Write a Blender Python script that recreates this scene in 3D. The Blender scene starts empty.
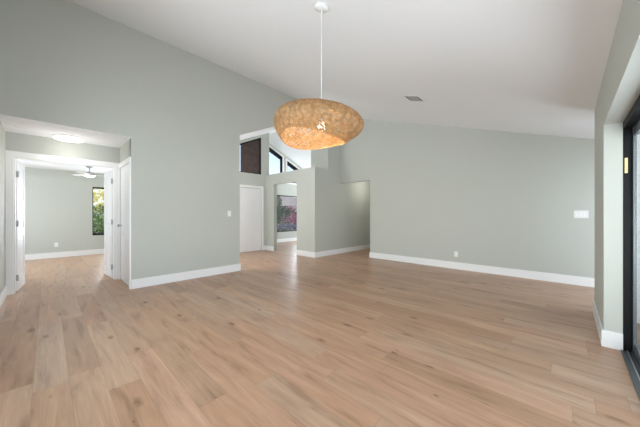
import bpy, bmesh, math, random
from mathutils import Vector, Matrix
random.seed(7)
sc = bpy.context.scene
col = sc.collection

# ------------------------------------------------------------------ camera
FPX, YAW, EYE = 260.0, math.radians(43.647), 1.2
cam_d = bpy.data.cameras.new('camera')
cam = bpy.data.objects.new('camera', cam_d); col.objects.link(cam)
cam_d.sensor_width = 36.0; cam_d.lens = FPX * 36 / 640
cam_d.shift_y = 1.0 / 640
cam_d.clip_start = 0.02
cam.location = (0, 0, EYE); cam.rotation_euler = (math.pi / 2, 0, YAW)
sc.camera = cam

# ------------------------------------------------------------------ exposure, sky, sun, daylight
sc.view_settings.view_transform = 'Standard'
sc.view_settings.look = 'None'
sc.view_settings.gamma = 1
sc.view_settings.use_curve_mapping = False
sc.view_settings.exposure = 0.21
try:
    sc.cycles.max_bounces = 16; sc.cycles.diffuse_bounces = 10; sc.cycles.transparent_max_bounces = 24
    sc.cycles.sample_clamp_indirect = 8
except Exception:
    pass

world = bpy.data.worlds.new('world'); sc.world = world
world.use_nodes = True
wn = world.node_tree.nodes; wl = world.node_tree.links
sky = wn.new('ShaderNodeTexSky')
sky.sky_type = 'HOSEK_WILKIE'; sky.turbidity = 7.0; sky.ground_albedo = 0.4
sky.sun_direction = Vector((0.1, -0.7, 0.7)).normalized()
bg = wn['Background']
wl.new(sky.outputs[0], bg.inputs[0]); bg.inputs[1].default_value = 8.0

sun_d = bpy.data.lights.new('sun', 'SUN'); sun_d.energy = 3.0; sun_d.angle = 0.02; sun_d.color = (1, .95, .86)
sun = bpy.data.objects.new('sun', sun_d); col.objects.link(sun)
sun.rotation_euler = Vector((-0.05, 0.6, -0.8)).to_track_quat('-Z', 'Y').to_euler()


def area(name, loc, direction, w, h, power, color=(1, 1, 1)):
    d = bpy.data.lights.new(name, 'AREA'); d.shape = 'RECTANGLE'; d.size = w; d.size_y = h
    d.energy = power; d.color = color
    o = bpy.data.objects.new(name, d); col.objects.link(o)
    o.location = loc; o.rotation_euler = Vector(direction).to_track_quat('-Z', 'Y').to_euler()
    return o


# daylight lamps outside each glazed opening (w runs along the wall, h is the height)
DAY = (.92, .985, 1.065)
area('daylight_patio', (1.35, 1.05, .98), (-.78, 0, .63), 2.6, 1.6, 104, DAY)
area('daylight_recess', (1.30, 5.15, 1.05), (-1, 0, 0), .7, 1.9, 27, DAY)
area('added_light_south', (-2.6, -1.35, 1.15), (0, .82, .57), 3.2, 1.6, 96, DAY)  # added fill through the unseen south window, evens out the main room
area('daylight_bedroom', (-10.75, 1.95, 1.3), (1, 0, 0), 1.0, 1.4, 90, DAY)
area('added_light_bedroom_side', (-8.6, -2.4, 1.3), (0, 1, 0), 1.6, 1.4, 95, DAY)  # added fill through the unseen side window, brightens the bedroom
area('added_light_foyer', (-9.75, 9.1, 1.15), (.8, 0, .6), 1.0, 1.6, 190, DAY)  # added fill through an extra foyer window that is out of view
area('added_light_foyer_north', (-7.7, 10.75, 1.15), (0, -.8, .6), 2.0, 1.6, 175, DAY)  # added fill from the foyer end, tilted up to whiten the vault
area('added_light_lounge', (-7.9, 3.2, 1.75), (1, 0, 0), .85, 1.7, 10, DAY)  # added fill through a hidden lounge window


# ------------------------------------------------------------------ helpers
def tag(o, label=None, cat=None, group=None, kind=None):
    if label: o['label'] = label
    if cat: o['category'] = cat
    if group: o['group'] = group
    if kind: o['kind'] = kind
    return o


def link(name, bm, m, parent=None, smooth=False):
    me = bpy.data.meshes.new(name)
    bmesh.ops.recalc_face_normals(bm, faces=bm.faces)
    bm.to_mesh(me); bm.free()
    if smooth:
        for p in me.polygons: p.use_smooth = True
    o = bpy.data.objects.new(name, me); col.objects.link(o)
    ms = m if isinstance(m, (list, tuple)) else [m]
    for k in ms: me.materials.append(k)
    if parent is not None: o.parent = parent
    return o


def empty(name, loc, rz=0):
    o = bpy.data.objects.new(name, None); col.objects.link(o)
    o.empty_display_size = .1
    o.location = loc; o.rotation_euler = (0, 0, rz)
    return o


def bx(bm, x0, x1, y0, y1, z0, z1, bev=0):
    r = bmesh.ops.create_cube(bm, size=1)
    vs = r['verts']
    for v in vs:
        v.co = Vector(((x0 + x1) / 2 + v.co.x * (x1 - x0), (y0 + y1) / 2 + v.co.y * (y1 - y0), (z0 + z1) / 2 + v.co.z * (z1 - z0)))
    if bev:
        es = list({e for v in vs for e in v.link_edges})
        bmesh.ops.bevel(bm, geom=es, offset=bev, segments=2, affect='EDGES', profile=.6)


def boxes(*bs, bev=0):
    bm = bmesh.new()
    for b in bs: bx(bm, *b, bev=bev)
    return bm


def pr(bm, pts, axis, a0, a1):
    """polygon extruded: axis 'X' -> pts are (y, z); 'Y' -> (x, z); 'Z' -> (x, y)"""
    def mk(p, a):
        return {'X': (a, p[0], p[1]), 'Y': (p[0], a, p[1]), 'Z': (p[0], p[1], a)}[axis]
    A = [bm.verts.new(mk(p, a0)) for p in pts]; B = [bm.verts.new(mk(p, a1)) for p in pts]
    bm.faces.new(A); bm.faces.new(B[::-1])
    n = len(pts)
    for i in range(n): bm.faces.new((A[i], B[i], B[(i + 1) % n], A[(i + 1) % n]))


def prism(pts, axis, a0, a1):
    bm = bmesh.new(); pr(bm, pts, axis, a0, a1); return bm


def lathe(bm, prof, c=(0, 0, 0), n=40, axis='Z'):
    rings = []
    for r, z in prof:
        ring = []
        for i in range(n):
            a = 2 * math.pi * i / n
            p = (r * math.cos(a), r * math.sin(a), z)
            if axis == 'Y': p = (p[0], p[2], p[1])
            if axis == 'X': p = (p[2], p[0], p[1])
            ring.append(bm.verts.new((c[0] + p[0], c[1] + p[1], c[2] + p[2])))
        rings.append(ring)
    for a, b in zip(rings, rings[1:]):
        for i in range(n): bm.faces.new((a[i], a[(i + 1) % n], b[(i + 1) % n], b[i]))
    bm.faces.new(rings[0][::-1]); bm.faces.new(rings[-1])


def lathed(prof, c=(0, 0, 0), n=40, axis='Z'):
    bm = bmesh.new(); lathe(bm, prof, c, n, axis); return bm


# ------------------------------------------------------------------ materials
def mat(name, rgb, rough=.5, metal=0, spec=.5, noise=0, scale=8, bump=0, bscale=200):
    m = bpy.data.materials.new(name); m.use_nodes = True
    n, l = m.node_tree.nodes, m.node_tree.links
    b = n['Principled BSDF']
    b.inputs['Base Color'].default_value = (*rgb, 1); b.inputs['Roughness'].default_value = rough
    b.inputs['Metallic'].default_value = metal; b.inputs['Specular IOR Level'].default_value = spec
    tc = n.new('ShaderNodeTexCoord')
    if noise:
        t = n.new('ShaderNodeTexNoise'); t.inputs['Scale'].default_value = scale; t.inputs['Detail'].default_value = 5
        l.new(tc.outputs['Object'], t.inputs['Vector'])
        r = n.new('ShaderNodeValToRGB')
        r.color_ramp.elements[0].position = .3; r.color_ramp.elements[1].position = .7
        r.color_ramp.elements[0].color = (*[c * (1 - noise) for c in rgb], 1)
        r.color_ramp.elements[1].color = (*[min(1, c * (1 + noise)) for c in rgb], 1)
        l.new(t.outputs['Fac'], r.inputs[0]); l.new(r.outputs[0], b.inputs['Base Color'])
    if bump:
        t = n.new('ShaderNodeTexNoise'); t.inputs['Scale'].default_value = bscale; t.inputs['Detail'].default_value = 2
        l.new(tc.outputs['Object'], t.inputs['Vector'])
        k = n.new('ShaderNodeBump'); k.inputs['Strength'].default_value = bump; k.inputs['Distance'].default_value = .002
        l.new(t.outputs['Fac'], k.inputs['Height']); l.new(k.outputs[0], b.inputs['Normal'])
    return m


def emis(name, rgb, strength, base=(.9, .9, .9)):
    m = mat(name, base, .4)
    b = m.node_tree.nodes['Principled BSDF']
    b.inputs['Emission Color'].default_value = (*rgb, 1); b.inputs['Emission Strength'].default_value = strength
    return m


def glass_mat(name, tint=(.96, .98, .98)):
    m = bpy.data.materials.new(name); m.use_nodes = True
    n, l = m.node_tree.nodes, m.node_tree.links
    n.remove(n['Principled BSDF'])
    t = n.new('ShaderNodeBsdfTransparent'); t.inputs[0].default_value = (*tint, 1)
    g = n.new('ShaderNodeBsdfGlossy'); g.inputs['Roughness'].default_value = .02
    lw = n.new('ShaderNodeLayerWeight'); lw.inputs[0].default_value = .5
    pw = n.new('ShaderNodeMath'); pw.operation = 'POWER'; pw.inputs[1].default_value = 6
    l.new(lw.outputs['Facing'], pw.inputs[0])
    f = n.new('ShaderNodeMath'); f.operation = 'MULTIPLY_ADD'; f.inputs[1].default_value = .4; f.inputs[2].default_value = .03
    l.new(pw.outputs[0], f.inputs[0])
    x = n.new('ShaderNodeMixShader')
    l.new(f.outputs[0], x.inputs[0]); l.new(t.outputs[0], x.inputs[1]); l.new(g.outputs[0], x.inputs[2])
    l.new(x.outputs[0], n['Material Output'].inputs[0])
    return m


def translucent_mat(name, c1, c2, scale, tr=.35, rough=.6):
    m = mat(name, c1, rough)
    n, l = m.node_tree.nodes, m.node_tree.links
    b = n['Principled BSDF']; out = n['Material Output']
    tc = n.new('ShaderNodeTexCoord')
    t = n.new('ShaderNodeTexNoise'); t.inputs['Scale'].default_value = scale; t.inputs['Detail'].default_value = 4
    l.new(tc.outputs['Object'], t.inputs['Vector'])
    r = n.new('ShaderNodeValToRGB'); r.color_ramp.elements[0].position = .35; r.color_ramp.elements[1].position = .65
    r.color_ramp.elements[0].color = (*c1, 1); r.color_ramp.elements[1].color = (*c2, 1)
    l.new(t.outputs['Fac'], r.inputs[0]); l.new(r.outputs[0], b.inputs['Base Color'])
    s = n.new('ShaderNodeBsdfTranslucent'); l.new(r.outputs[0], s.inputs[0])
    x = n.new('ShaderNodeMixShader'); x.inputs[0].default_value = tr
    l.new(b.outputs[0], x.inputs[1]); l.new(s.outputs[0], x.inputs[2]); l.new(x.outputs[0], out.inputs[0])
    return m


def floor_mat():
    """oak laminate planks running along X, 0.18 m wide, 1.5 m long, in world metres"""
    m = bpy.data.materials.new('oak_planks'); m.use_nodes = True
    n, l = m.node_tree.nodes, m.node_tree.links
    b = n['Principled BSDF']

    def val(v):
        q = n.new('ShaderNodeValue'); q.outputs[0].default_value = v; return q.outputs[0]

    def M(op, a, c=None, d=None):
        q = n.new('ShaderNodeMath'); q.operation = op
        for i, x in enumerate((a, c, d)):
            if x is None: continue
            if isinstance(x, (int, float)): q.inputs[i].default_value = x
            else: l.new(x, q.inputs[i])
        return q.outputs[0]

    def comb(x, y, z):
        q = n.new('ShaderNodeCombineXYZ')
        for i, v in enumerate((x, y, z)):
            if isinstance(v, (int, float)): q.inputs[i].default_value = v
            else: l.new(v, q.inputs[i])
        return q.outputs[0]

    def mix(f, a, c, blend='MIX'):
        q = n.new('ShaderNodeMix'); q.data_type = 'RGBA'; q.blend_type = blend
        for s, v in (('Factor', f), ('A', a), ('B', c)):
            k = [i for i in q.inputs if i.name == s and (i.type == ('VALUE' if s == 'Factor' else 'RGBA'))][0]
            if isinstance(v, (int, float)): k.default_value = v
            elif isinstance(v, tuple): k.default_value = (*v, 1)
            else: l.new(v, k)
        return [o for o in q.outputs if o.type == 'RGBA'][0]

    def ramp(f, stops):
        q = n.new('ShaderNodeValToRGB'); e = q.color_ramp.elements
        while len(e) < len(stops): e.new(.5)
        for i, (p, c) in enumerate(stops):
            e[i].position = p; e[i].color = (*c, 1) if isinstance(c, tuple) else (c, c, c, 1)
        l.new(f, q.inputs[0]); return q.outputs[0]

    tc = n.new('ShaderNodeTexCoord'); sp = n.new('ShaderNodeSeparateXYZ'); l.new(tc.outputs['Object'], sp.inputs[0])
    X, Y = sp.outputs[0], sp.outputs[1]
    W, LEN = .18, 1.5
    yr = M('DIVIDE', M('ADD', Y, 20.05), W); row = M('FLOOR', yr); fy = M('SUBTRACT', yr, row)
    wn1 = n.new('ShaderNodeTexWhiteNoise'); wn1.noise_dimensions = '1D'; l.new(row, wn1.inputs['W'])
    xr = M('ADD', M('DIVIDE', M('ADD', X, 40), LEN), wn1.outputs['Value']); cl = M('FLOOR', xr); fx = M('SUBTRACT', xr, cl)
    wn2 = n.new('ShaderNodeTexWhiteNoise'); wn2.noise_dimensions = '3D'; l.new(comb(row, cl, 3), wn2.inputs['Vector'])
    rnd = wn2.outputs['Value']
    # broad tone of a plank
    base = ramp(rnd, [(0, (.40, .238, .148)), (.3, (.445, .272, .173)), (.7, (.47, .295, .192)), (1, (.505, .328, .222))])
    hv = n.new('ShaderNodeSeparateColor'); l.new(wn2.outputs['Color'], hv.inputs[0])
    tint = ramp(hv.outputs[1], [(0, (1.02, .985, .995)), (.35, (1.01, 1.0, .97)), (.65, (.99, 1.01, 1.01)), (1, (.955, 1.01, 1.06))])
    base = mix(1.0, base, tint, 'MULTIPLY')
    # streaky grain along X, its origin differs per plank
    v = comb(M('ADD', M('MULTIPLY', X, 1.6), M('MULTIPLY', rnd, 37)), M('ADD', M('MULTIPLY', Y, 13), M('MULTIPLY', rnd, 91)), 0)
    t = n.new('ShaderNodeTexNoise'); t.inputs['Scale'].default_value = 1; t.inputs['Detail'].default_value = 6
    t.inputs['Roughness'].default_value = .6; t.inputs['Distortion'].default_value = .5; l.new(v, t.inputs['Vector'])
    g = ramp(t.outputs['Fac'], [(.33, (.70, .66, .62)), (.45, (.95, .94, .93)), (.56, (1.04, 1.04, 1.04)), (.68, (1.17, 1.18, 1.20))])
    c = mix(.95, base, g, 'MULTIPLY')
    v2 = comb(M('MULTIPLY', X, 4), M('ADD', M('MULTIPLY', Y, 120), M('MULTIPLY', rnd, 55)), 0)
    t2 = n.new('ShaderNodeTexNoise'); t2.inputs['Scale'].default_value = 1; t2.inputs['Detail'].default_value = 3; l.new(v2, t2.inputs['Vector'])
    c = mix(.6, c, ramp(t2.outputs['Fac'], [(.3, .84), (.7, 1.08)]), 'MULTIPLY')
    # knots
    v3 = comb(M('ADD', M('MULTIPLY', X, 2.6), M('MULTIPLY', rnd, 13)), M('ADD', M('MULTIPLY', Y, 6.4), M('MULTIPLY', rnd, 29)), 0)
    vo = n.new('ShaderNodeTexVoronoi'); vo.feature = 'F1'; vo.inputs['Scale'].default_value = 1.0; l.new(v3, vo.inputs['Vector'])
    sel = n.new('ShaderNodeSeparateColor'); l.new(vo.outputs['Color'], sel.inputs[0])
    size = M('MULTIPLY', M('MAXIMUM', M('SUBTRACT', sel.outputs[0], .32), 0.0), .36)
    wob = n.new('ShaderNodeTexNoise'); wob.inputs['Scale'].default_value = 9; l.new(v3, wob.inputs['Vector'])
    dist = M('ADD', vo.outputs['Distance'], M('MULTIPLY', M('SUBTRACT', wob.outputs['Fac'], .5), .12))
    kn = M('SUBTRACT', 1.0, M('SMOOTH_MAX', 0.0, M('MINIMUM', M('DIVIDE', dist, M('ADD', size, .001)), 1.0), .05))
    kn = M('MULTIPLY', kn, M('GREATER_THAN', size, .012))
    c = mix(M('MINIMUM', M('MULTIPLY', kn, 1.7), .78), c, (.15, .075, .04))
    # seams
    sy = M('MINIMUM', fy, M('SUBTRACT', 1.0, fy)); sx = M('MINIMUM', fx, M('SUBTRACT', 1.0, fx))
    seam = M('MAXIMUM', M('LESS_THAN', M('MULTIPLY', sy, W), .0012), M('LESS_THAN', M('MULTIPLY', sx, LEN), .0014))
    c = mix(M('MULTIPLY', seam, .45), c, (.16, .09, .05))
    l.new(c, b.inputs['Base Color'])
    rr = M('ADD', .30, M('MULTIPLY', t.outputs['Fac'], .14)); l.new(rr, b.inputs['Roughness'])
    b.inputs['Specular IOR Level'].default_value = .45
    bp = n.new('ShaderNodeBump'); bp.inputs['Strength'].default_value = .12; bp.inputs['Distance'].default_value = .001
    l.new(M('SUBTRACT', t2.outputs['Fac'], seam), bp.inputs['Height']); l.new(bp.outputs[0], b.inputs['Normal'])
    return m


SAGE = mat('sage_wall_paint', (.515, .53, .487), .6, spec=.25, bump=.08, bscale=350)
CEIL = mat('white_ceiling_paint', (.84, .845, .86), .7, spec=.2, bump=.06, bscale=250)
TRIM = mat('white_trim_paint', (.86, .86, .86), .35)
DOORW = mat('white_door_paint', (.84, .84, .85), .38)
FLOOR = floor_mat()
BLACK = mat('black_aluminium', (.006, .0065, .0075), .5, spec=.2)
GREYAL = mat('grey_aluminium', (.16, .18, .20), .35, metal=.6)
SILVER = mat('silver_rail', (.75, .76, .78), .3, metal=.9)
BRASS = mat('brass', (.82, .66, .34), .35, metal=.6)
NICKEL = mat('brushed_nickel', (.42, .42, .43), .35, metal=.7)
PLASTIC = mat('white_plastic', (.80, .81, .79), .35)
DARKSLOT = mat('dark_slot', (.02, .02, .02), .7)
GLASS = glass_mat('window_glass')
SCREEN = mat('brown_solar_screen', (.075, .050, .045), .75, noise=.25, scale=6)
BAMBOO = translucent_mat('bamboo_strips', (.38, .22, .095), (.62, .40, .20), 30, .38)
RIMB = mat('bamboo_hoop', (.42, .22, .09), .6, noise=.15, scale=30)
BULB = emis('warm_bulb_glow', (1, .88, .70), 8)
DIFF = emis('white_diffuser_glow', (1, .97, .90), 1.7)
FAND = emis('fan_light_glow', (1, .97, .90), 3.0)
FANB = mat('white_fan_blade', (.85, .85, .84), .4)
CONC = mat('pale_concrete', (.62, .61, .60), .8, noise=.08, scale=5, bump=.2, bscale=60)
SOIL = mat('garden_soil', (.16, .12, .13), .9, noise=.35, scale=6, bump=.5, bscale=40)
STUCCO = mat('pink_beige_stucco', (.34, .27, .26), .85, noise=.06, scale=4, bump=.3, bscale=90)
BARK = mat('bark', (.10, .07, .05), .9, noise=.3, scale=20)
LEAFD = translucent_mat('dark_green_leaf', (.008, .018, .006), (.03, .052, .018), 12, .3)
LEAFG = translucent_mat('green_leaf', (.06, .14, .03), (.20, .32, .08), 9, .35)
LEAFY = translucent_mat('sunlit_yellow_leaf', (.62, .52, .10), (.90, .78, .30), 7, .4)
PETAL = translucent_mat('pink_petal', (.16, .03, .08), (.42, .17, .25), 10, .3)
PETALW = translucent_mat('purple_petal', (.10, .09, .17), (.24, .22, .33), 10, .3)

# ------------------------------------------------------------------ heights
XL = -5.08                                                   # long wall face
XR = .235                                                    # glass-door wall face
YB = 6.22                                                    # back wall face
def ceil(x): return 2.449 + .326 * (.287 - x)                # living room slope
def rise(y): return 2.884 + .46 * (y - 2.804)                # neighbour room, rising half
RID = 6.0
def fall(y): return rise(RID) - .45 * (y - RID)
ZS = 2.44                                                    # flat ceilings


def S(name, bm, m): return tag(link(name, bm, m), kind='structure')


# ------------------------------------------------------------------ floor and ground
S('floor', boxes((-10.45, .335, -2.15, 10.12, -.1, 0)), FLOOR)
S('ground', boxes((-30, -10.45, -14, 24, -.3, -.12)), SOIL)
S('pavement', boxes((.46, 14, -8, 16, -.3, -.03)), CONC)

# ------------------------------------------------------------------ ceilings
S('ceiling', prism([(XL - .0, ceil(XL)), (.52, ceil(.52)), (.52, ceil(.52) + .2), (XL, ceil(XL) + .2)], 'Y', -.55, YB + .12), CEIL)
bm = bmesh.new()
pr(bm, [(1.25, rise(1.25)), (RID, rise(RID)), (RID, rise(RID) + .2), (1.25, rise(1.25) + .2)], 'X', -9.12, XL - .001)
pr(bm, [(RID, rise(RID)), (10.1, fall(10.1)), (10.1, fall(10.1) + .2), (RID, rise(RID) + .2)], 'X', -9.12, XL - .001)
S('ceiling_lounge', bm, CEIL)
S('ceiling_recess', prism([(.52, ceil(.52)), (1.15, ceil(1.15)), (1.15, ceil(1.15) + .2), (.52, ceil(.52) + .2)], 'Y', 4.5, YB + .12), CEIL)
S('ceiling_alcove', boxes((-6.05, XL - .12, -.43, .93, ZS, ZS + .1), (-6.05, XL, -.43, .93, ZS - .004, ZS)), CEIL)
S('ceiling_bedroom', boxes((-10.42, -6.17, -2.12, 1.28, ZS, ZS + .1), (-10.42, -7.53, 1.28, 2.62, ZS, ZS + .1)), CEIL)
S('ceiling_hallway', boxes((XL, -3.88, YB + .12, 9.12, ZS, ZS + .1)), CEIL)

# ------------------------------------------------------------------ the long wall with alcove and wide opening
bm = bmesh.new()
y_hit = 2.804 + (ceil(XL) - 2.884) / .46
pr(bm, [(-.43, ZS), (.93, ZS), (.93, 0), (2.84, 0), (2.84, rise(2.84)), (y_hit, ceil(XL)), (-.43, ceil(XL))], 'X', XL - .12, XL)
S('wall_left', bm, SAGE)
# full-height stretch beside the hallway and the low partition before it
S('wall_hallway', boxes((XL - .12, XL, 5.66, 9.12, 0, 4.45)), SAGE)
bm = boxes((XL - .12, XL, 5.12, 5.66, 0, 2.53),
           (-7.4, -6.97, 5.12, 5.24, 0, 2.53), (-5.84, XL - .12, 5.12, 5.24, 0, 2.53), (-6.97, -5.84, 5.12, 5.24, 2.19, 2.53))
S('wall_partition', bm, SAGE)
S('wall_stack', boxes((-6.36, XL - .12, YB, 9.99, 0, 4.4)), SAGE)

# ------------------------------------------------------------------ back wall, hallway
bm = bmesh.new()
pr(bm, [(-4.0, 0), (1.03, 0), (1.03, ceil(1.03)), (XL, ceil(XL)), (XL, 2.16), (-4.0, 2.16)], 'Y', YB, YB + .12)
S('wall_back', bm, SAGE)
S('wall_corridor', boxes((-4.0, -3.88, YB + .12, 9.12, 0, ZS), (XL, -4.0, 9.0, 9.12, 0, ZS)), SAGE)

# ------------------------------------------------------------------ glass-door wall
bm = bmesh.new()
pr(bm, [(3.5, 0), (4.62, 0), (4.62, ceil(XR)), (-.43, ceil(XR)), (-.43, 2.015), (3.5, 2.015)], 'X', XR, .35)
S('wall_right', bm, SAGE)
S('wall_exterior', boxes((.35, .50, -.55, 3.62, 2.015, 2.36), (.35, .425, 3.60, 4.62, 0, 2.36)), SAGE)
S('wall_outside', boxes((.425, 1.03, 4.50, 4.62, -.1, 2.3)), TRIM)
S('wall_recess', boxes((.90, 1.03, 4.62, 4.85, 0, 2.2), (.90, 1.03, 6.05, YB, 0, 2.2), (.90, 1.03, 4.85, 6.05, 2.02, 2.24)), SAGE)
bm = boxes((-6.05, -4.1, -.55, -.43, 0, 2.15), (-1.1, .50, -.55, -.43, 0, 2.15), (-4.1, -1.1, -.55, -.43, 0, .4))
pr(bm, [(-6.05, 2.15), (.50, 2.15), (.50, 2.38), (XL, 4.3), (-6.05, 4.3)], 'Y', -.55, -.43)
S('wall_south', bm, SAGE)

# ------------------------------------------------------------------ alcove and bedroom
S('wall_alcove', boxes((-6.17, -6.05, .86, 1.05, 0, ZS + .1), (-6.17, -6.05, -.55, -.35, 0, ZS + .1), (-6.17, -6.05, -.35, .86, 2.075, ZS + .1),
                       (-6.05, -5.98, .93, 1.05, 0, ZS + .1), (-5.14, XL - .12, .93, 1.05, 0, ZS + .1), (-5.98, -5.14, .93, 1.05, 2.06, ZS + .1),
                       (-6.05, XL - .12, 1.05, 1.15, 0, 2.6)), SAGE)
S('wall_bedroom', boxes((-10.42, -10.3, -2.12, .93, 0, ZS), (-10.42, -10.3, 2.3, 2.62, 0, ZS), (-10.42, -10.3, .93, 2.3, 0, .57), (-10.42, -10.3, .93, 2.3, 2.03, ZS),
                        (-10.3, -9.4, -2.12, -2.0, 0, ZS), (-7.8, -6.17, -2.12, -2.0, 0, ZS), (-9.4, -7.8, -2.12, -2.0, 0, .6), (-9.4, -7.8, -2.12, -2.0, 2.03, ZS),
                        (-6.17, -6.05, -2.12, -.55, 0, ZS),
                        (-10.3, -7.53, 2.5, 2.62, 0, ZS), (-7.53, -6.05, 1.15, 1.28, 0, ZS)), SAGE)

# ------------------------------------------------------------------ neighbour room: window wall, gable wall
WD0, WD1 = 3.86, 4.93
bm = boxes((-7.52, -7.4, 1.28, 2.75, 0, 2.53), (-7.52, -7.4, 3.65, 4.07, 0, 2.53), (-7.52, -7.4, 2.75, 3.65, 0, .45), (-7.52, -7.4, 2.75, 3.65, 2.72, 2.73), (-7.52, -7.4, 4.93, 5.24, 0, 2.53), (-7.52, -7.4, 4.07, 4.93, 2.06, 2.53))
pr(bm, [(1.28, 2.53), (2.75, 2.53), (2.75, 2.72), (3.65, 2.72), (3.65, 2.53), (WD0, 2.53), (WD0, rise(WD0)), (2.75, rise(2.75)), (1.6, rise(1.6))], 'X', -7.52, -7.4)
pr(bm, [(WD1, 2.53), (5.24, 2.53), (5.24, rise(5.24)), (WD1, rise(WD1))], 'X', -7.52, -7.4)
pr(bm, [(WD0, rise(WD0) - .09), (WD1, rise(WD1) - .09), (WD1, rise(WD1)), (WD0, rise(WD0))], 'X', -7.52, -7.4)
S('wall_lounge', bm, SAGE)
S('wall_lounge_south', prism([(-7.4, 2.6), (XL - .12, 2.6), (XL - .12, rise(1.28) + .05), (-7.4, rise(1.28) + .05)], 'Y', 1.05, 1.15), SAGE) if False else None
S('wall_foyer', boxes((-9.0, -7.52, 5.12, 5.24, 0, 4.0), (-9.12, -8.8, 9.99, 10.11, 0, 2.6), (-6.6, -6.36, 9.99, 10.11, 0, 2.6), (-8.8, -6.6, 9.99, 10.11, 0, .3), (-8.8, -6.6, 9.99, 10.11, 2.2, 2.6)), SAGE)

FW0, FW1, FZ0, FZ1 = 6.62, 8.15, .44, 2.04
C2 = (6.12, 7.07); C3 = (7.32, 8.62)
def top(y): return fall(y) - .16
bm = bmesh.new()
for a, b_ in ((5.12, FW0), (FW1, 8.6), (9.6, 10.11)): bx(bm, -9.12, -9.0, a, b_, 0, 2.4)
bx(bm, -9.12, -9.0, 8.6, 9.6, 0, .25); bx(bm, -9.12, -9.0, 8.6, 9.6, 2.25, 2.4)
bx(bm, -9.12, -9.0, FW0, FW1, 0, FZ0); bx(bm, -9.12, -9.0, FW0, FW1, FZ1, 2.4)
pr(bm, [(5.12, 2.4), (RID, 2.4), (C2[0], 2.4), (C2[0], fall(C2[0])), (RID, rise(RID)), (5.12, rise(5.12))], 'X', -9.12, -9.0)
pr(bm, [(C2[1], 2.4), (C3[0], 2.4), (C3[0], fall(C3[0])), (C2[1], fall(C2[1]))], 'X', -9.12, -9.0)
pr(bm, [(C3[1], 2.4), (10.11, 2.4), (10.11, fall(10.11)), (C3[1], fall(C3[1]))], 'X', -9.12, -9.0)
for a, b_ in (C2, C3):
    bx(bm, -9.12, -9.0, a, b_, 2.4, 2.62)
    pr(bm, [(a, top(a)), (b_, top(b_)), (b_, fall(b_)), (a, fall(a))], 'X', -9.12, -9.0)
S('wall_gable', bm, SAGE)

# ------------------------------------------------------------------ baseboards
BH, BT = .15, .015
def base(name, *bs): return S(name, boxes(*bs, bev=.003), TRIM)
base('baseboard_left', (XL, XL + BT, .93, 2.84 + BT, 0, BH), (XL - .12, XL, 2.84, 2.84 + BT, 0, BH))
base('baseboard_hallway', (XL, XL + BT, 5.12 - BT, 9.0, 0, BH))
base('baseboard_partition', (-5.84, XL, 5.12 - BT, 5.12, 0, BH), (-7.385, -6.97, 5.12 - BT, 5.12, 0, BH))
base('baseboard_back', (-4.0 - BT, .90, YB - BT, YB, 0, BH), (-4.0 - BT, -4.0, YB, 9.0, 0, BH))
base('baseboard_right', (XR - BT, XR, 3.5 - BT, 4.62 + BT, 0, BH), (XR, .35, 3.5 - BT, 3.5, 0, BH), (XR, .5, 4.62, 4.62 + BT, 0, BH))
base('baseboard_south', (-6.05, .35, -.43, -.43 + BT, 0, BH))
base('baseboard_bedroom', (-10.3, -10.3 + BT, -2.0, 2.5, 0, BH))
base('baseboard_lounge', (-7.4, -7.4 + BT, 1.3, 4.0, 0, BH), (-7.4, -7.4 + BT, 5.0, 5.12, 0, BH))
base('baseboard_gable', (-9.0, -9.0 + BT, 5.24, 9.99, 0, BH))

# ------------------------------------------------------------------ door casings
S('trim_1', boxes((-6.05, -6.028, -.43, -.35, 0, 2.155), (-6.05, -6.028, .86, .93, 0, 2.155), (-6.05, -6.028, -.35, .86, 2.075, 2.155),
                  (-6.17, -6.05, -.352, -.335, 0, 2.06), (-6.17, -6.05, .845, .862, 0, 2.06), (-6.17, -6.05, -.352, .862, 2.06, 2.076), bev=.003), TRIM)
S('trim_2', boxes((-6.028, -5.97, .908, .93, 0, 2.13), (-5.155, -5.085, .908, .93, 0, 2.13), (-5.97, -5.155, .908, .93, 2.05, 2.13), bev=.003), TRIM)
S('trim_3', boxes((-7.4, -7.378, 4.93, 5.0, 0, 2.135), (-7.4, -7.378, 4.0, 4.07, 0, 2.135), (-7.4, -7.378, 4.07, 4.93, 2.06, 2.135), bev=.003), TRIM)


# ------------------------------------------------------------------ doors
def french_leaf(name, hinge, ang, side):
    """leaf .59 x 2.04 built along +X from the hinge line, thickness towards side*Y"""
    r = empty(name, (hinge[0], hinge[1], 0), ang); tag(r, kind='structure')
    t = .036
    y0, y1 = (0, t) if side > 0 else (-t, 0)
    w, h0, h1 = .588, .012, 2.045
    bm = boxes((0, .085, y0, y1, h0, h1), (w - .085, w, y0, y1, h0, h1), (.085, w - .085, y0, y1, h0, .2), (.085, w - .085, y0, y1, h1 - .1, h1),
               (.085, w - .085, y0, y1, .86, .98), bev=.002)
    link('leaf_frame', bm, DOORW, r)
    ym = (y0 + y1) / 2
    bm = boxes((.085, w - .085, ym - .009, ym + .009, .2, .86), (.085, w - .085, ym - .009, ym + .009, .98, h1 - .1))
    for a, b_ in ((.2, .86), (.98, h1 - .1)):
        bx(bm, .125, w - .125, ym - .014, ym + .014, a + .04, b_ - .04, bev=.006)
    link('door_panel', bm, DOORW, r)
    for z in (.22, 1.06, 1.82):
        bm = boxes((-.006, .030, -.003 if side > 0 else -.0, .0 if side > 0 else .003, z - .045, z + .045))
        bx(bm, -.012, .0, y0 + .003, y1 - .003, z - .045, z + .045)
        lathe(bm, [(.006, z - .047), (.006, z + .047)], (-.008, (-.006 if side > 0 else .006), 0), 10)
        link('hinge', bm, NICKEL, r)
    link('lock_plate', boxes((w - .0005, w + .001, ym - .011, ym + .011, .94, 1.06)), NICKEL, r)
    return r

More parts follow.
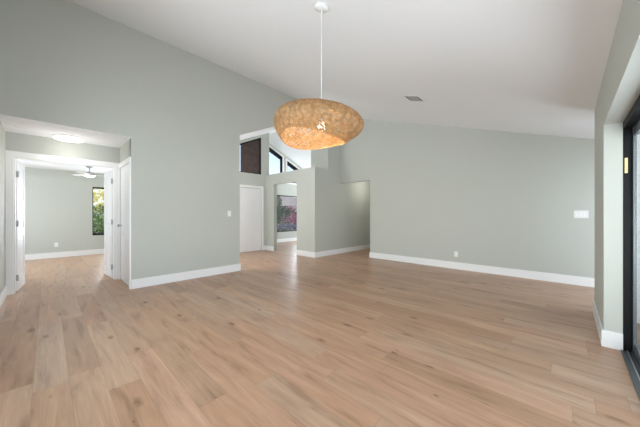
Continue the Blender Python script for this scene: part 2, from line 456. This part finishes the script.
french_leaf('door_1', (-6.165, -.318), math.radians(180 - 5), 1)
french_leaf('door_2', (-6.165, .828), math.radians(180 + 4), -1)


def panel_door(name, axis, a0, a1, face, h, knob_at):
    """closed six-panel style slab; axis 'X': spans y a0..a1 with its visible face at x=face looking +X; 'Y': spans x, visible face at y=face looking -Y"""
    r = empty(name, (0, 0, 0)); tag(r, kind='structure')
    def B(bm, u0, u1, d0, d1, z0, z1, bev=0):
        if axis == 'X': bx(bm, face - d1, face - d0, u0, u1, z0, z1, bev)
        else: bx(bm, u0, u1, face + d0, face + d1, z0, z1, bev)
    bm = bmesh.new(); B(bm, a0, a1, 0, .036, .01, h); link('door_slab', bm, DOORW, r)
    w = a1 - a0
    bm = bmesh.new()
    for u0, u1 in ((a0 + .11, a0 + w / 2 - .04), (a0 + w / 2 + .04, a1 - .11)):
        for z0, z1 in ((.22, .80), (.98, 1.62), (1.72, h - .12)):
            B(bm, u0, u1, -.006, 0, z0, z1, .004)
    link('door_panel', bm, DOORW, r)
    prof = [(.026, 0), (.026, .006), (.010, .010), (.010, .030), (.024, .036), (.027, .048), (.020, .058), (.006, .061)]
    if axis == 'X': bm = lathed(prof, (face, knob_at, 1.0), 20, 'X')
    else: bm = lathed([(a, -b_) for a, b_ in prof], (knob_at, face, 1.0), 20, 'Y')
    link('door_knob', bm, NICKEL, r, True)
    return r

panel_door('door_3', 'Y', -5.975, -5.145, .934, 2.05, -5.90)
panel_door('door_4', 'X', 4.075, 4.925, -7.415, 2.05, 4.10)

# sliding glass door: frame in the opening of wall_right
r = empty('door_5', (.335, 3.5, 0)); tag(r, kind='structure')
def P5(name, bm, m, par=r):
    o = link(name, bm, m); o.parent = par; o.matrix_parent_inverse = par.matrix_world.inverted() if False else Matrix.Translation((-.335, -3.5, 0)); return o
P5('door_frame', boxes((.351, .404, 3.5, 3.6, 0, 2.015), (.404, .425, 3.505, 3.6, 0, 2.015), (.351, .452, -.43, 3.5, 1.955, 2.012), bev=.002), BLACK)
P5('track', boxes((.335, .452, -.43, 3.5, -.03, .006), (.335, .345, -.43, 3.5, .006, .012), (.400, .404, -.43, 3.5, .006, .016)), GREYAL)
P5('track_rail', boxes((.372, .377, -.43, 3.5, .006, .016), (.425, .429, -.43, 3.5, .006, .016)), SILVER)
P5('strike_plate', boxes((.360, .378, 3.496, 3.5, 1.563, 1.696), bev=.001), BRASS)
P5('screw', lathed([(.003, 0), (.003, -.002)], (.369, 3.496, 1.590), 10, 'Y'), DARKSLOT)
P5('fixed_panel', boxes((.405, .425, 3.468, 3.503, .016, 1.955), (.410, .440, 1.72, 1.79, .016, 1.955), (.410, .440, 1.79, 3.468, .016, .09), (.410, .440, 1.79, 3.468, 1.88, 1.955), bev=.002), GREYAL)
P5('pane', boxes((.413, .417, 1.79, 3.468, .09, 1.88)), GLASS)
P5('sliding_panel', boxes((.362, .396, 1.66, 1.74, .016, 1.955), (.362, .396, -.42, -.34, .016, 1.955), (.362, .396, -.34, 1.66, .016, .09), (.362, .396, -.34, 1.66, 1.88, 1.955), bev=.002), BLACK)
P5('pane', boxes((.376, .382, -.34, 1.66, .09, 1.88)), GLASS)


# ------------------------------------------------------------------ windows
def win(name):
    return tag(empty(name, (0, 0, 0)), kind='structure')


w1 = win('window_1')                                          # bedroom, black frame top and bottom
y0, y1, z0, z1 = .93, 2.3, .57, 2.03
link('window_frame', boxes((-10.40, -10.33, y0, y0 + .022, z0, z1), (-10.40, -10.33, y1 - .022, y1, z0, z1), (-10.40, -10.32, y0, y1, z0, z0 + .06),
                           (-10.40, -10.32, y0, y1, z1 - .045, z1), (-10.39, -10.34, 1.60, 1.63, z0, z1)), BLACK, w1)
link('pane', boxes((-10.366, -10.36, y0, y1, z0, z1)), GLASS, w1)

w2 = win('window_2')                                          # gable wall, flower view
link('window_frame', boxes((-9.10, -9.03, FW0, FW0 + .03, FZ0, FZ1), (-9.10, -9.03, FW1 - .03, FW1, FZ0, FZ1), (-9.10, -9.03, FW0, FW1, FZ0, FZ0 + .03),
                           (-9.10, -9.03, FW0, FW1, FZ1 - .04, FZ1)), BLACK, w2)
link('pane', boxes((-9.066, -9.06, FW0, FW1, FZ0, FZ1)), GLASS, w2)

for nm, (a, b_) in (('window_3', C2), ('window_4', C3)):       # sloped clerestory panes under the gable
    w = win(nm)
    bm = boxes((-9.11, -9.03, a, a + .05, 2.62, top(a) - .02), (-9.11, -9.03, b_ - .06, b_, 2.62, top(b_) + .0), (-9.11, -9.03, a, b_, 2.62, 2.67))
    d = .15
    pr(bm, [(a, top(a) - d), (b_, top(b_) - d), (b_, top(b_)), (a, top(a))], 'X', -9.11, -9.03)
    link('window_frame', bm, BLACK, w)
    bm = bmesh.new(); pr(bm, [(a, 2.62), (b_, 2.62), (b_, top(b_)), (a, top(a))], 'X', -9.072, -9.066)
    link('pane', bm, GLASS, w)
    bm = bmesh.new(); t = .055
    pr(bm, [(a - t, top(a - t)), (b_ + t, top(b_ + t)), (b_ + t, top(b_ + t) + t), (a - t, top(a - t) + t)], 'X', -9.0, -8.982)
    bx(bm, -9.0, -8.982, a - t, a, 2.56, top(a) + .03); bx(bm, -9.0, -8.982, b_, b_ + t, 2.56, top(b_))
    bx(bm, -9.0, -8.982, a, b_, 2.56, 2.62)
    link('window_trim', bm, TRIM, w)

w5 = win('window_5')                                          # trapezoid window with a brown solar screen
dz = .09
bm = boxes((-7.51, -7.44, WD0, WD0 + .03, 2.53, rise(WD0) - dz), (-7.51, -7.43, WD1 - .035, WD1, 2.53, rise(WD1) - dz), (-7.51, -7.44, WD0, WD1, 2.53, 2.555))
pr(bm, [(WD0, rise(WD0) - dz - .045), (WD1, rise(WD1) - dz - .045), (WD1, rise(WD1) - dz), (WD0, rise(WD0) - dz)], 'X', -7.51, -7.43)
link('window_frame', bm, BLACK, w5)
bm = bmesh.new(); pr(bm, [(WD0, 2.53), (WD1, 2.53), (WD1, rise(WD1) - dz), (WD0, rise(WD0) - dz)], 'X', -7.486, -7.48)
link('pane', bm, GLASS, w5)
bm = bmesh.new(); pr(bm, [(4.21, 2.545), (WD1 - .03, 2.545), (WD1 - .03, rise(WD1) - dz - .04), (4.21, rise(4.21) - dz - .04)], 'X', -7.476, -7.470)
link('solar_screen', bm, SCREEN, w5)

w6 = win('window_added_6')                                          # unseen side window, added to brighten the bedroom
link('window_frame', boxes((-9.4, -9.37, -2.10, -2.03, .6, 2.03), (-7.83, -7.8, -2.10, -2.03, .6, 2.03), (-9.4, -7.8, -2.10, -2.03, .6, .64), (-9.4, -7.8, -2.10, -2.03, 1.99, 2.03)), BLACK, w6)
link('pane', boxes((-9.4, -7.8, -2.07, -2.064, .6, 2.03)), GLASS, w6)
w7 = win('window_7')                                          # recess beyond the glass-door wall
link('window_frame', boxes((.93, 1.0, 4.85, 4.90, 0, 2.02), (.93, 1.0, 6.0, 6.05, 0, 2.02), (.93, 1.0, 4.85, 6.05, 0, .05), (.93, 1.0, 4.85, 6.05, 1.97, 2.02)), BLACK, w7)
link('pane', boxes((.962, .968, 4.9, 6.0, .05, 1.97)), GLASS, w7)
w8 = win('window_added_8')                                          # added in the south wall behind the camera to even the light
link('window_frame', boxes((-4.1, -4.05, -.52, -.45, .4, 2.15), (-1.15, -1.1, -.52, -.45, .4, 2.15), (-4.1, -1.1, -.52, -.45, .4, .45), (-4.1, -1.1, -.52, -.45, 2.1, 2.15)), BLACK, w8)
link('pane', boxes((-4.05, -1.15, -.488, -.482, .45, 2.1)), GLASS, w8)
w9 = win('window_added_9')  # hidden window added so lamp light can enter the lounge
link('window_frame', boxes((-7.50, -7.43, 2.75, 2.79, .45, 2.72), (-7.50, -7.43, 3.61, 3.65, .45, 2.72), (-7.50, -7.43, 2.75, 3.65, .45, .49), (-7.50, -7.43, 2.75, 3.65, 2.68, 2.72)), BLACK, w9)
link('pane', boxes((-7.468, -7.462, 2.79, 3.61, .49, 2.68)), GLASS, w9)
w10 = win('window_added_10')  # extra foyer window, out of view, added for its light
link('window_frame', boxes((-9.10, -9.03, 8.6, 8.64, .25, 2.25), (-9.10, -9.03, 9.56, 9.6, .25, 2.25), (-9.10, -9.03, 8.6, 9.6, .25, .29), (-9.10, -9.03, 8.6, 9.6, 2.21, 2.25)), BLACK, w10)
link('pane', boxes((-9.068, -9.062, 8.64, 9.56, .29, 2.21)), GLASS, w10)
w11 = win('window_added_11')  # unseen end window added to light the foyer ceiling
link('window_frame', boxes((-8.8, -8.76, 10.01, 10.09, .3, 2.2), (-6.64, -6.6, 10.01, 10.09, .3, 2.2), (-8.8, -6.6, 10.01, 10.09, .3, .34), (-8.8, -6.6, 10.01, 10.09, 2.16, 2.2)), BLACK, w11)
link('pane', boxes((-8.76, -6.64, 10.045, 10.051, .34, 2.16)), GLASS, w11)
S('floor_recess', boxes((.335, 1.03, 3.6, YB + .12, -.1, 0)), FLOOR)

# ------------------------------------------------------------------ pendant lamp
PC = Vector((-1.592, 1.688, 1.985))
zc = ceil(PC.x)
pl = tag(empty('pendant_lamp', PC), 'woven bamboo pendant lamp with a lit bulb hanging from the sloped white ceiling', 'pendant lamp')
Rv = Vector((math.cos(YAW), math.sin(YAW), 0)); Fv = Vector((-math.sin(YAW), math.cos(YAW), 0)); Uv = Vector((0, 0, 1))
slope = math.atan(.326)
bm = bmesh.new()
lathe(bm, [(.062, .004), (.062, -.022), (.056, -.030), (.012, -.034)], (0, 0, 0), 32)
bmesh.ops.transform(bm, matrix=Matrix.Translation((0, 0, zc - PC.z)) @ Matrix.Rotation(slope, 4, 'Y'), verts=bm.verts)
link('ceiling_canopy', bm, PLASTIC, pl, True)
link('cord', lathed([(.003, zc - PC.z - .02), (.003, .05)], (0, 0, 0), 8), PLASTIC, pl)
link('socket', lathed([(.016, .12), (.021, .10), (.021, .045), (.017, .035)], (0, 0, 0), 20), PLASTIC, pl, True)
link('light_bulb', lathed([(.004, -.045), (.018, -.040), (.028, -.026), (.031, -.008), (.027, .012), (.018, .028), (.014, .036)], (0, 0, 0), 24), BULB, pl, True)


def bez(p, t):
    s_ = 1 - t
    return p[0] * s_ ** 3 + 3 * p[1] * s_ * s_ * t + 3 * p[2] * s_ * t * t + p[3] * t ** 3


def shell(u, v, off=0.0):
    rr = bez((.05, .32, .525, .285), v) + off
    z = bez((.155, .165, .045, -.128), v) + off * .3
    lx, ly = rr * math.cos(u), rr * .95 * math.sin(u)
    lx -= .075 * v ** 3
    z += -.075 * lx + v * v * lx * (-.01 + .62 * ly)
    return Rv * lx + Fv * ly + Uv * z


def strip(bm, fn, n, w, th):
    """flat strip along fn(t) -> (u, v, offset), lying on the shell"""
    P = [shell(*fn(i / n)) for i in range(n + 1)]
    prev = None
    for i in range(n + 1):
        u, v, o = fn(i / n)
        T = (P[min(i + 1, n)] - P[max(i - 1, 0)]).normalized()
        N = (shell(u + .01, v, o) - shell(u - .01, v, o)).cross(shell(u, min(1, v + .01), o) - shell(u, max(0, v - .01), o))
        N = N.normalized() if N.length > 1e-9 else Uv
        B = T.cross(N).normalized()
        ring = [bm.verts.new(P[i] + B * a * w / 2 + N * b_ * th / 2) for a, b_ in ((-1, -1), (1, -1), (1, 1), (-1, 1))]
        if prev:
            for k in range(4): bm.faces.new((prev[k], prev[(k + 1) % 4], ring[(k + 1) % 4], ring[k]))
        prev = ring


bm = bmesh.new()
rs = random.Random(3)
for sgn in (1, -1):
    for i in range(160):
        u0 = 2 * math.pi * (i + rs.uniform(-.4, .4)) / 160; tw = sgn * rs.uniform(1.1, 1.9); o = rs.uniform(-.003, .003)
        strip(bm, lambda t, u0=u0, tw=tw, o=o: (u0 + tw * t, t, o), 18, rs.uniform(.0045, .0072), .0012)
for i in range(90):
    u0 = rs.uniform(0, 6.283); v0 = rs.uniform(.15, .95); tw = rs.uniform(.8, 2.0); dv = rs.uniform(-.25, .25); o = rs.uniform(-.004, .004)
    strip(bm, lambda t, u0=u0, v0=v0, tw=tw, dv=dv, o=o: (u0 + tw * t, min(1, max(.05, v0 + dv * t)), o), 18, rs.uniform(.0035, .006), .0012)
for i in range(130):
    u0 = rs.uniform(0, 6.283); v0 = rs.uniform(.70, .97); tw = rs.uniform(.8, 1.8); dv = rs.uniform(-.2, .12); o = rs.uniform(-.004, .004)
    strip(bm, lambda t, u0=u0, v0=v0, tw=tw, dv=dv, o=o: (u0 + tw * t, min(1, max(.05, v0 + dv * t)), o), 16, rs.uniform(.004, .007), .0012)
shade = link('lamp_shade', bm, BAMBOO, pl)
bm = bmesh.new()
for k in range(3): strip(bm, lambda t, k=k: (t * 2 * math.pi, 1 - .012 * k, .003), 64, .006, .004)
strip(bm, lambda t: (t * 2 * math.pi, .005, .0), 32, .008, .004)
link('shade_hoop', bm, RIMB, shade)

bl = bpy.data.lights.new('pendant_bulb_light', 'POINT'); bl.energy = 11; bl.color = (1, .83, .6); bl.shadow_soft_size = .032
o = bpy.data.objects.new('pendant_bulb_light', bl); col.objects.link(o); o.parent = pl; o.location = (0, 0, -.085)

# ------------------------------------------------------------------ alcove ceiling light
cl = tag(empty('ceiling_light', (-5.80, .235, ZS - .004)), 'round white flush ceiling light glowing under the alcove ceiling', 'ceiling light')
link('light_base', lathed([(.182, 0), (.182, -.014), (.17, -.016)], (0, 0, 0), 48), PLASTIC, cl)
link('diffuser', lathed([(.176, -.012), (.176, -.034), (.168, -.042), (.13, -.047), (.05, -.049)], (0, 0, 0), 48), DIFF, cl, True)
ad = bpy.data.lights.new('alcove_bulb_light', 'POINT'); ad.energy = 5.2; ad.color = (1, .97, .93); ad.shadow_soft_size = .15
o = bpy.data.objects.new('alcove_bulb_light', ad); col.objects.link(o); o.parent = cl; o.location = (0, 0, -.45)

ll = tag(empty('ceiling_light', (-6.0, 2.15, rise(2.15))), 'added, unseen round white flush light in the lounge behind the long sage wall', 'ceiling light')  # added lamp, out of view, lifts the lounge walls and door
ll.rotation_euler = (math.atan(.46), 0, 0)
link('light_base', lathed([(.17, 0), (.17, -.016), (.15, -.018)], (0, 0, 0), 40), PLASTIC, ll)
link('diffuser', lathed([(.16, -.012), (.16, -.036), (.15, -.046), (.05, -.053)], (0, 0, 0), 40), DIFF, ll, True)
ld = bpy.data.lights.new('added_lounge_light', 'POINT'); ld.energy = 88; ld.color = (.95, .98, 1); ld.shadow_soft_size = .12
o = bpy.data.objects.new('added_lounge_light', ld); col.objects.link(o); o.parent = ll; o.location = (0, 0, -.28)

hl = tag(empty('ceiling_light', (-4.45, 7.35, ZS)), 'added, unseen round white flush light inside the hallway off the back wall', 'ceiling light')  # added lamp hidden by the header, lights the hallway wall
link('light_base', lathed([(.17, 0), (.17, -.016), (.15, -.018)], (0, 0, 0), 40), PLASTIC, hl)
link('diffuser', lathed([(.16, -.012), (.16, -.036), (.15, -.046), (.05, -.053)], (0, 0, 0), 40), DIFF, hl, True)
hd = bpy.data.lights.new('added_hallway_light', 'POINT'); hd.energy = 8; hd.color = (1, .96, .88); hd.shadow_soft_size = .1
o = bpy.data.objects.new('added_hallway_light', hd); col.objects.link(o); o.parent = hl; o.location = (0, 0, -.25)

# ------------------------------------------------------------------ bedroom ceiling fan
fx, fy = -8.84, .74
cf = tag(empty('ceiling_fan', (fx, fy, ZS)), 'pale grey ceiling fan with a lit dome seen through the double doors', 'ceiling fan')
link('canopy', lathed([(.075, 0), (.072, -.02), (.045, -.05), (.018, -.06)], (0, 0, 0), 28), NICKEL, cf, True)
link('downrod', lathed([(.012, -.05), (.012, -.17)], (0, 0, 0), 12), NICKEL, cf)
link('motor_housing', lathed([(.03, -.15), (.07, -.165), (.115, -.18), (.12, -.235), (.11, -.245)], (0, 0, 0), 36), NICKEL, cf, True)
link('light_dome', lathed([(.11, -.243), (.107, -.260), (.088, -.274), (.055, -.282), (.02, -.285)], (0, 0, 0), 36), FAND, cf, True)
for k in range(3):
    bm = bmesh.new()
    pr(bm, [(.10, -.045), (.22, -.06), (.47, -.070), (.50, -.05), (.50, .05), (.47, .070), (.22, .06), (.10, .045)], 'Z', -.232, -.224)
    bmesh.ops.transform(bm, matrix=Matrix.Rotation(math.radians(88 + 120 * k), 4, 'Z') @ Matrix.Rotation(math.radians(9), 4, 'X'), verts=bm.verts)
    link('fan_blade', bm, FANB, cf)

# ------------------------------------------------------------------ ceiling vent
vx, vy = -1.88, 4.27
cv = tag(empty('ceiling_vent', (vx, vy, ceil(vx))), 'small slatted air vent set in the sloped white ceiling', 'vent')
cv.rotation_euler = (0, slope, 0)
link('vent_frame', boxes((-.14, .14, -.155, -.125, -.004, .001), (-.14, .14, .125, .155, -.004, .001), (-.14, -.115, -.125, .125, -.004, .001), (.115, .14, -.125, .125, -.004, .001), bev=.002), PLASTIC, cv)
link('duct_backing', boxes((-.115, .115, -.125, .125, -.0005, .0015)), DARKSLOT, cv)
bm = bmesh.new()
for k in range(4): bx(bm, -.076 + k * .046, -.062 + k * .046, -.125, .125, -.005, -.0005)
link('vent_louver', bm, PLASTIC, cv)


# ------------------------------------------------------------------ switches and outlets
def plate(name, loc, face, w, h, label, cat, gangs=0, outlet=False):
    """built facing -Y, rotated to face"""
    r = tag(empty(name, loc, {'-Y': 0, '+X': math.pi / 2}[face]), label, cat)
    link('plate', boxes((-w / 2, w / 2, -.006, 0, -h / 2, h / 2), bev=.002), PLASTIC, r)
    for k in range(gangs):
        x = (k - (gangs - 1) / 2) * .046
        bm = boxes((x - .0165, x + .0165, -.009, -.006, -.033, .033), bev=.0015)
        link('rocker', bm, TRIM, r)
    if outlet:
        for z in (.02, -.02):
            s_ = link('socket_face', lathed([(.0165, -.006), (.0165, -.0085), (.015, -.009)], (0, 0, z), 20, 'Y'), TRIM, r)
            link('slot', boxes((-.007, -.005, -.0095, -.008, z - .002, z + .007), (.005, .007, -.0095, -.008, z - .002, z + .006), (-.002, .002, -.0095, -.008, z - .010, z - .006)), DARKSLOT, s_)
    return r

plate('switch_plate', (.160, YB, 1.205), '-Y', .176, .125, 'wide white three-gang switch plate on the sage back wall', 'light switch', 3)
plate('light_switch', (XL, 2.60, 1.22), '+X', .075, .118, 'narrow white light switch on the sage wall by the wide opening', 'light switch', 1)
plate('wall_outlet', (-1.787, YB, .325), '-Y', .073, .117, 'white wall outlet low on the long sage back wall', 'outlet', 0, True)
plate('wall_outlet', (-10.3, .17, .36), '+X', .075, .118, 'white wall outlet low on the bedroom wall beyond the double doors', 'outlet', 0, True)


# ------------------------------------------------------------------ garden outside the windows
def leaf_cloud(bm, c, rad, n, size, rs, mi=0):
    for _ in range(n):
        while True:
            p = Vector((rs.uniform(-1, 1), rs.uniform(-1, 1), rs.uniform(-1, 1)))
            if .25 < p.length < 1: break
        q = Vector((c[0] + p.x * rad[0], c[1] + p.y * rad[1], c[2] + p.z * rad[2]))
        a = Vector((rs.gauss(0, 1), rs.gauss(0, 1), rs.gauss(0, 1))).normalized(); b_ = a.orthogonal().normalized()
        s_ = size * rs.uniform(.6, 1.4); nrm = a.cross(b_) * s_ * .12
        vs = [bm.verts.new(q - a * s_), bm.verts.new(q - b_ * s_ * .45 + nrm), bm.verts.new(q + a * s_), bm.verts.new(q + b_ * s_ * .45 + nrm)]
        f = bm.faces.new(vs); f.material_index = mi


def shrub(name, x, y, z0, blobs, label, cat, mats, seed, size=.05, stem_h=.5, group=None):
    rs = random.Random(seed)
    r = tag(empty(name, (x, y, z0)), label, cat, group)
    bm = bmesh.new()
    for k in range(5):
        a = rs.uniform(0, 6.28); e = Vector((.25 * math.cos(a), .25 * math.sin(a), stem_h * rs.uniform(.8, 1.3)))
        v = bmesh.ops.create_cone(bm, segments=7, radius1=.025, radius2=.012, depth=1)['verts']
        q = e.to_track_quat('Z', 'Y').to_matrix().to_4x4()
        bmesh.ops.transform(bm, matrix=Matrix.Translation(e / 2) @ q @ Matrix.Diagonal((1, 1, e.length, 1)), verts=v)
    link('stem', bm, BARK, r)
    for mname, m, cs in blobs:
        bm = bmesh.new()
        for c, rad, n in cs: leaf_cloud(bm, c, rad, n, size, rs)
        link(mname, bm, m, r)
    return r


# bedroom view
shrub('yellow_shrub', -12.6, 1.55, -.12, [('foliage', LEAFY, [((0, -.2, 1.95), (.6, .9, .55), 900), ((0, .6, 1.7), (.5, .5, .6), 400)]), ('inner_foliage', LEAFG, [((.1, 0, 1.2), (.5, .9, .5), 700)])],
      'tall yellow green shrub in sunlight outside the bedroom window', 'shrub', None, 11, .06, 1.2)
shrub('green_shrub', -11.7, 1.35, -.12, [('foliage', LEAFG, [((0, .1, .95), (.35, .45, .38), 420)]), ('lower_foliage', LEAFD, [((0, -.2, .45), (.35, .5, .35), 350)])],
      'low dark green shrub close under the bedroom window', 'shrub', None, 12, .07, .6)
S('wall_garden', boxes((-14.2, -14.0, -1.5, 4.6, -.12, 1.5)), CONC)
# flower view
shrub('bougainvillea', -10.5, 8.55, -.12, [('foliage', LEAFD, [((0, -.35, .95), (.4, .55, .6), 900), ((0, .35, 1.0), (.4, .6, .5), 700), ((0, -.62, 1.75), (.3, .20, .55), 420), ((0, -.1, 1.55), (.3, .55, .22), 380)]),
                                         ('blossom', PETAL, [((.22, .25, 1.05), (.3, .5, .38), 340), ((.2, -.2, .95), (.3, .4, .35), 150), ((.15, .1, 1.62), (.22, .4, .16), 70)])],
      'dark green bush with pink flowers outside the foyer window', 'bush', None, 21, .055, .9)
shrub('lavender_bed', -9.75, 7.95, -.12, [('foliage', LEAFD, [((0, 0, .55), (.2, .95, .28), 420)]), ('blossom', PETALW, [((.05, 0, .74), (.2, .95, .18), 460)])],
      'low purple flowering plants along the foot of the foyer window', 'plant', None, 22, .035, .35)
S('wall_boundary', boxes((-12.2, -12.0, 5.4, 12.5, -.12, 2.6)), STUCCO)
S('roof_sun_block_south', boxes((-10.6, 0.2, -4.4, -.56, 2.62, 2.75)), TRIM)  # unseen roof added to keep sun out of the south windows
S('roof_sun_block_patio', boxes((.52, 3.4, -3, 4.45, 2.5, 2.6)), TRIM)  # unseen roof added to keep sun off the paving by the glass door
S('wall_patio', boxes((9.0, 9.2, -8, 16, -.03, 2.4)), CONC)
